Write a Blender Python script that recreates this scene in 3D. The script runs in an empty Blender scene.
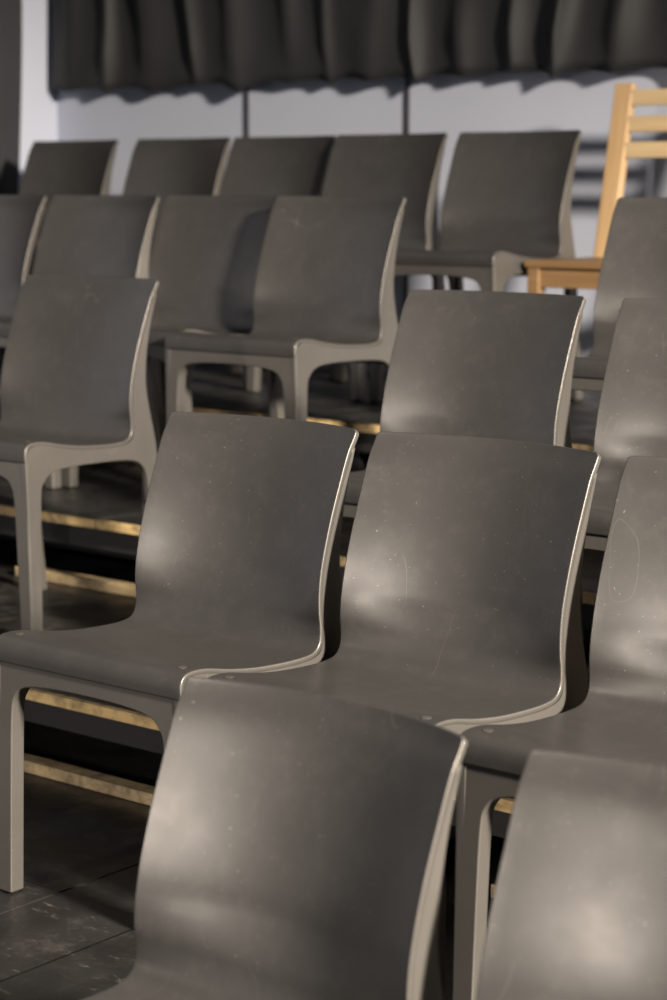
import bpy, bmesh, math, random
from mathutils import Vector, Matrix
random.seed(4)
S=bpy.context.scene
S.view_settings.view_transform='Standard'
S.view_settings.look='None'
S.view_settings.exposure=0.0
COL=S.collection

# ---------------------------------------------------------------- helpers
def interp(x,xs,ys):
    if x<=xs[0]: return ys[0]
    for i in range(1,len(xs)):
        if x<=xs[i]:
            t=(x-xs[i-1])/(xs[i]-xs[i-1]); return ys[i-1]+(ys[i]-ys[i-1])*t
    return ys[-1]
def catmull(pts,n=5):
    out=[]
    P=[Vector(p) for p in pts]
    for i in range(len(P)-1):
        p0=P[i-1] if i>0 else P[i]*2-P[i+1]
        p1=P[i];p2=P[i+1]
        p3=P[i+2] if i+2<len(P) else P[i+1]*2-P[i]
        for k in range(n):
            t=k/n
            out.append(0.5*((2*p1)+(-p0+p2)*t+(2*p0-5*p1+4*p2-p3)*t*t+(-p0+3*p1-3*p2+p3)*t**3))
    out.append(P[-1]); return out
def new_obj(name,bm,mats,smooth=True,angle=40,parent=None,wn=False):
    bmesh.ops.recalc_face_normals(bm,faces=bm.faces[:])
    me=bpy.data.meshes.new(name); bm.to_mesh(me); bm.free()
    for m in mats: me.materials.append(m)
    if smooth:
        for p in me.polygons: p.use_smooth=True
        me.set_sharp_from_angle(angle=math.radians(angle))
    ob=bpy.data.objects.new(name,me); COL.objects.link(ob)
    if parent: ob.parent=parent
    if wn:
        ob.modifiers.new('wn','WEIGHTED_NORMAL')
    return ob
def empty(name,loc=(0,0,0),rz=0):
    e=bpy.data.objects.new(name,None); e.location=loc; e.rotation_euler=(0,0,rz); COL.objects.link(e); return e
def add_box(bm,x0,x1,y0,y1,z0,z1,mi=0):
    vs=[bm.verts.new((x,y,z)) for x in (x0,x1) for y in (y0,y1) for z in (z0,z1)]
    idx=[(0,1,3,2),(4,6,7,5),(0,4,5,1),(2,3,7,6),(0,2,6,4),(1,5,7,3)]
    for f in idx:
        fc=bm.faces.new([vs[i] for i in f]); fc.material_index=mi
    return vs
def box_obj(name,x0,x1,y0,y1,z0,z1,mat,bev=0.0,parent=None):
    bm=bmesh.new(); add_box(bm,x0,x1,y0,y1,z0,z1)
    if bev>0: bmesh.ops.bevel(bm,geom=bm.edges[:],offset=bev,segments=2,affect='EDGES',profile=.5)
    return new_obj(name,bm,[mat],parent=parent,wn=bev>0)

# ---------------------------------------------------------------- materials
def mat_new(name):
    m=bpy.data.materials.new(name); m.use_nodes=True
    nt=m.node_tree; b=nt.nodes['Principled BSDF']; return m,nt,b
def N(nt,t,**kw):
    n=nt.nodes.new(t)
    for k,v in kw.items(): setattr(n,k,v)
    return n
def ramp(nt,src,stops):
    r=N(nt,'ShaderNodeValToRGB'); e=r.color_ramp.elements
    while len(e)<len(stops): e.new(0.5)
    for i,(p,c) in enumerate(stops):
        e[i].position=p; e[i].color=(c[0],c[1],c[2],1) if not isinstance(c,float) else (c,c,c,1)
    nt.links.new(src,r.inputs[0]); return r.outputs[0]
def noise(nt,vec,scale,detail=4,rough=.5,dist=0):
    n=N(nt,'ShaderNodeTexNoise'); n.inputs['Scale'].default_value=scale; n.inputs['Detail'].default_value=detail
    n.inputs['Roughness'].default_value=rough; n.inputs['Distortion'].default_value=dist
    nt.links.new(vec,n.inputs['Vector']); return n.outputs['Fac']
def mixc(nt,fac,a,b,mode='MIX'):
    m=N(nt,'ShaderNodeMix',data_type='RGBA',blend_type=mode)
    def s(inp,v):
        if isinstance(v,(tuple,list)): inp.default_value=(v[0],v[1],v[2],1)
        else: nt.links.new(v,inp)
    if isinstance(fac,float): m.inputs[0].default_value=fac
    else: nt.links.new(fac,m.inputs[0])
    s(m.inputs[6],a); s(m.inputs[7],b); return m.outputs[2]
def bump(nt,b,h,strength=.2,dist=.002):
    n=N(nt,'ShaderNodeBump'); n.inputs['Strength'].default_value=strength; n.inputs['Distance'].default_value=dist
    nt.links.new(h,n.inputs['Height']); nt.links.new(n.outputs[0],b.inputs['Normal'])

def make_chair_mat(name,c1,c2):
    m,nt,b=mat_new(name)
    tc=N(nt,'ShaderNodeTexCoord'); oi=N(nt,'ShaderNodeObjectInfo')
    add=N(nt,'ShaderNodeVectorMath',operation='ADD')
    mul=N(nt,'ShaderNodeMath',operation='MULTIPLY'); mul.inputs[1].default_value=37
    nt.links.new(oi.outputs['Random'],mul.inputs[0]); nt.links.new(mul.outputs[0],add.inputs[1])
    nt.links.new(tc.outputs['Object'],add.inputs[0]); v=add.outputs[0]
    big=ramp(nt,noise(nt,v,3.5,3),[(.3,c1),(.7,c2)])
    du=ramp(nt,noise(nt,v,26,7,.7),[(.50,0.0),(.75,.16)])
    big=mixc(nt,du,big,(.15,.14,.13))
    mp=N(nt,'ShaderNodeMapping'); mp.inputs['Scale'].default_value=(5,3,1.4); mp.inputs['Rotation'].default_value=(.4,.9,.3)
    nt.links.new(v,mp.inputs[0])
    ln=ramp(nt,noise(nt,mp.outputs[0],2.2,1),[(.4975,0.0),(.5,1.0),(.5025,0.0)])
    mask=ramp(nt,noise(nt,v,6,2),[(.56,0.0),(.68,.22)])
    mm=N(nt,'ShaderNodeMath',operation='MULTIPLY'); nt.links.new(ln,mm.inputs[0]); nt.links.new(mask,mm.inputs[1])
    c=mixc(nt,mm.outputs[0],big,(.30,.28,.26))
    sp=ramp(nt,noise(nt,v,190,2),[(.71,0.0),(.78,.35)])
    c=mixc(nt,sp,c,(.4,.38,.35))
    nt.links.new(c,b.inputs['Base Color'])
    b.inputs['Metallic'].default_value=.48
    r=ramp(nt,noise(nt,v,9,6,.6),[(.3,.35),(.7,.41)])
    nt.links.new(r,b.inputs['Roughness'])
    bump(nt,b,noise(nt,v,420,2),.08,.0006)
    return m
CH=make_chair_mat('charcoal_satin_plastic',(.054,.0525,.052),(.066,.064,.063))
CH_LIT=make_chair_mat('charcoal_satin_plastic_lit',(.100,.096,.090),(.120,.115,.108))  # same plastic as the shell, lightened: lit look painted into frames and rims
m,nt,b=mat_new('screw_cap'); b.inputs['Base Color'].default_value=(.09,.085,.08,1); b.inputs['Roughness'].default_value=.35; b.inputs['Metallic'].default_value=.4
CAP=m
m,nt,b=mat_new('rubber_foot'); b.inputs['Base Color'].default_value=(.03,.03,.03,1); b.inputs['Roughness'].default_value=.8
nt.links.new(mixc(nt,noise(nt,N(nt,'ShaderNodeTexCoord').outputs['Object'],30),(.02,.02,.02),(.05,.05,.05)),b.inputs['Base Color'])
FOOT=m

def deck_mat():
    m,nt,b=mat_new('worn_black_stage_deck')
    tc=N(nt,'ShaderNodeTexCoord'); v=tc.outputs['Object']
    base=ramp(nt,noise(nt,v,7,9,.7),[(.3,(.006,.006,.006)),(.55,(.015,.0145,.014)),(.75,(.06,.056,.05))])
    mp=N(nt,'ShaderNodeMapping'); mp.inputs['Scale'].default_value=(6,16,2); mp.inputs['Rotation'].default_value=(0,0,.7); nt.links.new(v,mp.inputs[0])
    st=ramp(nt,noise(nt,mp.outputs[0],3,8,.75),[(.58,0.0),(.70,.5)])
    c=mixc(nt,st,base,(.16,.15,.135))
    sp=ramp(nt,noise(nt,v,40,6,.7),[(.66,0.0),(.74,.35)])
    c=mixc(nt,sp,c,(.20,.19,.165))
    br=N(nt,'ShaderNodeTexBrick'); br.inputs['Scale'].default_value=1; br.inputs['Brick Width'].default_value=.61; br.inputs['Row Height'].default_value=.41
    br.inputs['Mortar Size'].default_value=.003; br.offset=0
    br.inputs['Color1'].default_value=(1,1,1,1); br.inputs['Color2'].default_value=(.85,.85,.85,1); br.inputs['Mortar'].default_value=(.05,.05,.05,1)
    nt.links.new(v,br.inputs['Vector'])
    c=mixc(nt,1.0,c,br.outputs['Color'],'MULTIPLY')
    nt.links.new(c,b.inputs['Base Color'])
    nt.links.new(ramp(nt,noise(nt,v,8,6),[(.3,.28),(.7,.6)]),b.inputs['Roughness'])
    bump(nt,b,noise(nt,v,40,5),.35,.003)
    return m
DECK=deck_mat()
def wood_mat(name,c1,c2,axis=0,rough=.5,dirt=0.0):
    m,nt,b=mat_new(name)
    tc=N(nt,'ShaderNodeTexCoord'); mp=N(nt,'ShaderNodeMapping')
    s=[45,45,45]; s[axis]=2.5; mp.inputs['Scale'].default_value=s; nt.links.new(tc.outputs['Object'],mp.inputs[0])
    c=ramp(nt,noise(nt,mp.outputs[0],1,5,.6,.6),[(.3,c1),(.7,c2)])
    if dirt:
        d=ramp(nt,noise(nt,tc.outputs['Object'],9,6,.7),[(.45,0.0),(.60,dirt)])
        c=mixc(nt,d,c,(.03,.027,.022))
    nt.links.new(c,b.inputs['Base Color']); b.inputs['Roughness'].default_value=rough
    bump(nt,b,noise(nt,mp.outputs[0],1,4),.15,.001)
    return m
PLYX=wood_mat('worn_plywood_edge',(.46,.32,.14),(.70,.52,.25),0,.6,.75)
BEAM=wood_mat('raw_pine_beam',(.38,.29,.16),(.54,.41,.24),0,.6,.65)
PINEZ=wood_mat('varnished_pine_upright',(.34,.22,.11),(.45,.31,.165),2,.45)
PINEX=wood_mat('varnished_pine_slat',(.36,.26,.14),(.48,.36,.21),0,.45)
BROWN=wood_mat('brown_seat_wood',(.13,.075,.033),(.20,.12,.055),0,.4)
def plain(name,c,rough=.8,var=.25,scale=6,bmp=0):
    m,nt,b=mat_new(name); tc=N(nt,'ShaderNodeTexCoord')
    a=tuple(x*(1-var) for x in c); d=tuple(x*(1+var) for x in c)
    nt.links.new(ramp(nt,noise(nt,tc.outputs['Object'],scale,6),[(.3,a),(.7,d)]),b.inputs['Base Color'])
    b.inputs['Roughness'].default_value=rough
    if bmp: bump(nt,b,noise(nt,tc.outputs['Object'],bmp,4),.2,.002)
    return m
BLACK=plain('black_painted_timber',(.010,.010,.011),.6)
WALL=plain('grey_white_wall_paint',(.39,.425,.52),.85,.03,2,60)
FLOORM=plain('black_floor',(.03,.03,.03),.5,.4,5,30)
FAB=plain('charcoal_curtain_cloth',(.0070,.0077,.0095),.7,.15,3,500)
FAB.node_tree.nodes['Principled BSDF'].inputs['Sheen Weight'].default_value=.05
FAB2=plain('black_drape_cloth',(.02,.022,.026),.9,.12,3,500)
DARKLINE=plain('dark_wall_line',(.03,.03,.035),.8)

# ---------------------------------------------------------------- chair mesh
HW=.2365; TOP=.86
def build_chair_mesh():
    bm=bmesh.new()
    edge=[(-.476,.440),(-.476,.462),(-.470,.478),(-.452,.487),(-.41,.486),(-.35,.474),(-.28,.464),(-.20,.459),(-.150,.459),(-.122,.464),(-.108,.479),
          (-.106,.505),(-.109,.535),(-.107,.575),(-.097,.625),(-.077,.69),(-.050,.76),(-.027,.815),(-.010,.842),(.000,TOP)]
    P=catmull(edge,4)
    n=len(P); NJ=24
    def nrm(i):
        a=P[max(0,i-1)]; c=P[min(n-1,i+1)]; t=(c-a).normalized()
        return Vector((-t.y,t.x))
    front=[];back=[]; backset=set()
    for i,p in enumerate(P):
        nn=nrm(i); isback=max(0,min(1,(p.y-.46)/.12)) if p.x>-.2 else 0
        seatk=interp(p.x,[-.47,-.40,-.2,-.1],[0,.6,1,1])*(1-isback)
        sag=.045*isback
        th=.014 if p.x<-.2 else interp(p.y,[.46,.6,.86],[.014,.014,.013])
        w=HW
        r=.007
        if isback>.9 and p.y>TOP-r: w=HW-r+math.sqrt(max(0,r*r-(p.y-(TOP-r))**2))
        fr=[];bk=[]
        for j in range(NJ+1):
            u=-1+2*j/NJ
            q=1-u*u
            y=p.x+sag*q; z=p.y-.010*seatk*q
            y2=y-nn.x*th; z2=z-nn.y*th
            fr.append(bm.verts.new((u*w,y,z))); vb=bm.verts.new((u*w,y2,z2)); bk.append(vb)
            if p.y<.83: backset.add(vb)
        front.append(fr);back.append(bk)
    for i in range(n-1):
        for j in range(NJ):
            bm.faces.new((front[i][j],front[i][j+1],front[i+1][j+1],front[i+1][j]))
            bm.faces.new((back[i][j],back[i+1][j],back[i+1][j+1],back[i][j+1]))
        for j in (0,NJ):
            bm.faces.new((front[i][j],front[i+1][j],back[i+1][j],back[i][j])).material_index=3  # rim faces take the lightened copy, so the edge looks lit
    for i in (0,n-1):
        for j in range(NJ):
            bm.faces.new((front[i][j],back[i][j],back[i][j+1],front[i][j+1]))
    def extr(outline,axis,a,b_):
        A=[];B=[]
        for (u,v) in outline:
            if axis=='x': A.append(bm.verts.new((a,u,v))); B.append(bm.verts.new((b_,u,v)))
            else: A.append(bm.verts.new((u,a,v))); B.append(bm.verts.new((u,b_,v)))
        fs=[bm.faces.new(A), bm.faces.new(B[::-1])]
        for i in range(len(A)):
            k=(i+1)%len(A); fs.append(bm.faces.new((A[i],B[i],B[k],A[k])))
        for fc in fs: fc.material_index=3
    o=[]
    o+=[(p.x,p.y) for p in catmull([(-.466,.0),(-.471,.25),(-.474,.44)],3)]
    o+=[(p.x,p.y) for p in catmull([(-.471,.461),(-.451,.479),(-.41,.479),(-.35,.466),(-.28,.456),(-.20,.451),(-.145,.451),(-.112,.458),(-.1000,.477),(-.0975,.505),
         (-.1005,.535),(-.0985,.575),(-.0880,.63),(-.0675,.69),(-.0405,.76),(-.0190,.808),(-.0110,.825)],3)]
    o+=[(p.x,p.y) for p in catmull([(-.002,.826),(-.010,.80),(-.027,.745),(-.042,.67),(-.046,.60),(-.037,.54),(-.023,.48),(-.013,.42),(-.002,.30),(.015,.12),(.030,0)],3)]
    o+=[(p.x,p.y) for p in catmull([(-.004,0),(-.018,.12),(-.040,.27),(-.050,.35),(-.064,.385),(-.095,.405),(-.15,.412),(-.24,.415),(-.33,.415),(-.385,.408),(-.414,.388),(-.426,.35),(-.431,.18),(-.436,0)],3)]
    for sgn in (-1,1):
        extr(o,'x',sgn*(HW+.0003),sgn*(HW-.019))
    for sgn in (-1,1):
        leg=[(-.035,.40),(-.016,.40),(-.004,.30),(.014,.12),(.028,.002),(-.003,.002),(-.017,.12),(-.039,.27)]
        extr(leg,'x',sgn*(HW-.015),sgn*(HW-.034))
    f=[(-.2355,0),(-.2355,.455),(.2355,.455),(.2355,0)]
    inner=[(p.x,p.y) for p in catmull([(.200,0),(.195,.2),(.190,.34),(.181,.380),(.155,.400),(.09,.408),(0,.410),(-.09,.408),(-.155,.400),(-.181,.380),(-.190,.34),(-.195,.2),(-.200,0)],3)]
    extr(f+inner,'y',-.4725,-.440)
    add_box(bm,-HW+.02,HW-.02,-.080,-.050,.395,.445)
    for x in (-.09,.09): add_box(bm,x-.006,x+.006,-.44,-.07,.425,.445)
    bmesh.ops.recalc_face_normals(bm,faces=bm.faces[:])
    es=[e for e in bm.edges if len(e.link_faces)==2 and e.calc_face_angle(0)>math.radians(48) and not (e.verts[0] in backset and e.verts[1] in backset)]
    bmesh.ops.bevel(bm,geom=es,offset=.0030,segments=2,affect='EDGES',profile=.5,clamp_overlap=True,material=-1)
    for (x,y) in ((-.205,-.437),(.205,-.437)):
        r=bmesh.ops.create_cone(bm,cap_ends=True,segments=20,radius1=.0095,radius2=.0075,depth=.003,matrix=Matrix.Translation((x,y,.4875)))
        for v in r['verts']:
            for fc in v.link_faces: fc.material_index=1
    for x in (-.218,.218):
        for y in (-.453,.013):
            add_box(bm,x-.014,x+.014,y-.013,y+.013,-.004,.006,2)
    for v in bm.verts:
        z=v.co.z
        v.co.x*=interp(z,[0,.42,.47,.60,.72,.86],[1.035,1.01,1.005,.992,.992,1.0])
        v.co.z+=.004
    ob=new_obj('tmp',bm,[CH,CAP,FOOT,CH_LIT],angle=50)
    me=ob.data; bpy.data.objects.remove(ob); me.name='plastic_chair_mesh'; return me
CME=build_chair_mesh()
FLOORS={'A':-1.524,'B':-1.302,'C':-1.094,'D':-.889,'E':-.684}
chairs=[('A',-1.620,1.94,-1),('A',-1.058,1.94,-1),('A',-.50,1.94,-1),
 ('B',-2.530,2.86,0),('B',-2.010,2.86,0),('B',-1.483,2.86,0),('B',-.96,2.87,0),
 ('C',-3.825,3.66,2),('C',-2.563,3.68,0),('C',-1.995,3.68,0),('C',-1.45,3.68,0),('C',-4.75,3.68,0),
 ('D',-3.675,4.50,0),('D',-4.175,4.56,2),('D',-4.63,4.50,0),('D',-5.14,4.5,0),('D',-2.515,4.50,0),('D',-2.0,4.5,0),
 ('E',-3.74,5.5,0),('E',-4.265,5.5,0),('E',-4.77,5.53,1),('E',-5.24,5.5,0),('E',-5.82,5.5,0)]
for (r,x,y,a) in chairs:
    ob=bpy.data.objects.new('plastic_chair',CME); COL.objects.link(ob)
    ob.location=(x,y,FLOORS[r]); ob.rotation_euler=(0,0,math.radians(a))
    ob.modifiers.new('wn','WEIGHTED_NORMAL')

# ---------------------------------------------------------------- platforms
XL,XR=-6.34,1.2
def platform(front,back,ztop,zfloor):
    e=empty('seating_platform')
    def bx(n,*a,bev=0): return box_obj(n,*a,bev=bev,parent=e)
    x=XL; i=0
    while x<XR-.01:
        x1=min(x+1.22,XR)
        bx('deck_panel_%d'%i,x+.002,x1-.002,front+.004,back,ztop-.022,ztop,DECK,bev=.0015)
        bx('plywood_edge_%d'%i,x+.002,x1-.002,front-.012,front+.003,ztop-.024,ztop-.001,PLYX)
        bx('post_%d'%i,x+.15,x+.20,front+.05,front+.10,zfloor,ztop-.09,BLACK)
        x=x1;i+=1
    bx('front_joist',XL,XR,front+.03,front+.075,ztop-.09,ztop-.023,BLACK)
    bx('back_skirt',XL,XR,front+.42,front+.44,zfloor,ztop-.023,BLACK)
    return e
platform(2.92,4.10,FLOORS['C'],FLOORS['B'])
platform(3.745,4.96,FLOORS['D'],FLOORS['C'])
platform(4.575,5.93,FLOORS['E'],FLOORS['D'])
platform(1.99,3.30,FLOORS['B'],-1.528)
for y,z in ((2.955,FLOORS['B']),(3.78,FLOORS['C']),(4.61,FLOORS['D'])):
    x=XL+.1
    while x<XR-1:
        L=random.uniform(.55,1.1)
        box_obj('timber_beam',x,x+L,y-.015,y+.03,z+.0005,z+.028,BEAM,bev=.003)
        x+=L+random.uniform(.15,.5)
# room shell
box_obj('floor',-6.5,4,-1.5,6.1,-1.66,-1.528,FLOORM)
box_obj('wall_back',-6.5,4,5.95,6.10,-1.528,3.2,WALL)
box_obj('wall_left',-6.54,-6.40,-1.5,5.95,-1.528,3.2,WALL)
for i,x in enumerate((-5.32,-4.535)):
    box_obj('wall_line_%d'%(i+1),x-.007,x+.007,5.940,5.95,-.6,3.2,DARKLINE)  # two thin dark vertical lines on the back wall

# curtain
def curtain(name,pts_fn,L,z0,z1,mat,seed,amp=.04,hem=.018,nu=900,nv=40,base_wl=.21,slope=0):
    rnd=random.Random(seed)
    cuts=[0]
    while cuts[-1]<L+.5: cuts.append(cuts[-1]+base_wl*rnd.uniform(.55,1.5))
    amps=[rnd.uniform(.6,1.3) for _ in cuts]
    drop=[rnd.uniform(-1,1) for _ in cuts]
    skew=[rnd.uniform(-.12,.12) for _ in cuts]
    bm=bmesh.new(); g=[]
    for i in range(nu+1):
        s=L*i/nu
        k=max(j for j in range(len(cuts)) if cuts[j]<=s)
        t=(s-cuts[k])/(cuts[k+1]-cuts[k])
        prof=(.5-.5*math.cos(2*math.pi*t))
        a=amps[k]
        row=[]
        for j in range(nv+1):
            h=j/nv
            sm=amp*a*(1-.30*h)*min(1,.45+h*6)
            off=sm*prof+.006*math.sin(s*27+h*9+seed)+.006*math.sin(s*8+h*5)
            lat=.018*a*math.sin(2*math.pi*t)*(1-.3*h)
            dk=drop[k]*prof
            zz=z0+slope*s+(z1-z0-slope*s)*h+(hem*(-prof*a+.5)+hem*.8*dk)*(1-h)**3
            x,y,nx,ny=pts_fn(s+lat+skew[k]*prof*h+.03*math.sin(h*7+s*2))
            row.append(bm.verts.new((x+nx*off,y+ny*off,zz)))
        g.append(row)
    for i in range(nu):
        for j in range(nv): bm.faces.new((g[i][j],g[i+1][j],g[i+1][j+1],g[i][j+1]))
    ob=new_obj(name,bm,[mat],angle=180)
    so=ob.modifiers.new('thick','SOLIDIFY'); so.thickness=.003
    return ob
curtain('stage_curtain',lambda s:(-6.36+s,5.885,0,-1),6.3,.388,1.9,FAB,7,amp=.055,hem=.028,base_wl=.27,slope=-.003)
curtain('side_drape',lambda s:(-6.385,5.72-s,1,0),1.6,-1.3,2.2,FAB2,3,amp=.02,nu=300)
box_obj('curtain_rail',-6.39,.2,5.905,5.935,1.86,1.94,BLACK)

# wooden chair (right, back row)
def wooden_chair(loc,rz):
    e=empty('wooden_chair',loc,rz)
    W=.235
    def beam(name,p0,p1,w,d,mat):
        p0=Vector(p0);p1=Vector(p1); L=(p1-p0).length
        bm=bmesh.new(); add_box(bm,-w/2,w/2,-d/2,d/2,0,L)
        bmesh.ops.bevel(bm,geom=bm.edges[:],offset=.004,segments=2,affect='EDGES',profile=.5)
        ob=new_obj(name,bm,[mat],parent=e,wn=True)
        ob.location=p0
        d_=(p1-p0).normalized(); ob.rotation_euler=(math.atan2(-d_.y,d_.z),0,0)
        return ob
    for i,x in enumerate((-W,W)):
        beam('stile_%d'%(i+1),(x,-.06,.42),(x,.06,1.01),.066,.032,PINEZ)
        beam('rear_leg_%d'%(i+1),(x,.03,0),(x,-.06,.43),.045,.03,PINEZ)
        beam('front_leg_%d'%(i+1),(x,-.44,0),(x,-.44,.44),.042,.042,BROWN)
        box_obj('side_rail_%d'%(i+1),x-.012,x+.012,-.42,-.06,.385,.44,BROWN,.003,e)
    for i,z in enumerate((.965,.882,.800)):
        y=-.06+.12*(z-.42)/.59
        box_obj('back_slat_%d'%(i+1),-W,W,y-.012,y+.010,z-.025,z+.025,PINEX,.003,e)
    for i in range(6):
        y=-.465+i*.07
        box_obj('seat_slat_%d'%(i+1),-W-.03,W+.03,y,y+.06,.441,.462,BROWN,.003,e)
    box_obj('front_apron',-W,W,-.45,-.43,.38,.44,BROWN,.003,e)
wooden_chair((-3.215,5.62,FLOORS['E']),0)

# ---------------------------------------------------------------- lights
def spot(name,loc,target,energy,color,size=60,rad=.08,blend=.5):
    l=bpy.data.lights.new(name,'SPOT'); l.energy=energy; l.color=color; l.spot_size=math.radians(size); l.spot_blend=blend; l.shadow_soft_size=rad
    o=bpy.data.objects.new(name,l); COL.objects.link(o); o.location=loc
    o.rotation_euler=(Vector(target)-Vector(loc)).to_track_quat('-Z','Y').to_euler(); return o
spot('stage_spotlight',(4.6,1.3,2.5),(-2.0,2.9,-.8),13500,(1,.87,.72),54,.36,.9)
spot('stage_spotlight_front',(-2.9,-5.5,1.0),(-2.0,2.7,-1.0),1550,(1,.88,.75),34,.28,.8)
W=bpy.data.worlds.new('World'); S.world=W; W.use_nodes=True
W.node_tree.nodes['Background'].inputs[0].default_value=(.76,.86,1,1); W.node_tree.nodes['Background'].inputs[1].default_value=.08

# ---------------------------------------------------------------- camera
cam=bpy.data.cameras.new('camera'); co=bpy.data.objects.new('camera',cam); COL.objects.link(co); S.camera=co
cam.sensor_fit='VERTICAL'; cam.sensor_height=36; cam.sensor_width=24; cam.lens=72.4
cam.clip_start=.05
yaw=math.radians(39.4); p=math.radians(8.85)
d=Vector((-math.sin(yaw)*math.cos(p),math.cos(yaw)*math.cos(p),-math.sin(p)))
co.location=(0,0,0); co.rotation_euler=d.to_track_quat('-Z','Y').to_euler()
cam.dof.use_dof=True; cam.dof.focus_distance=3.55; cam.dof.aperture_fstop=3.6
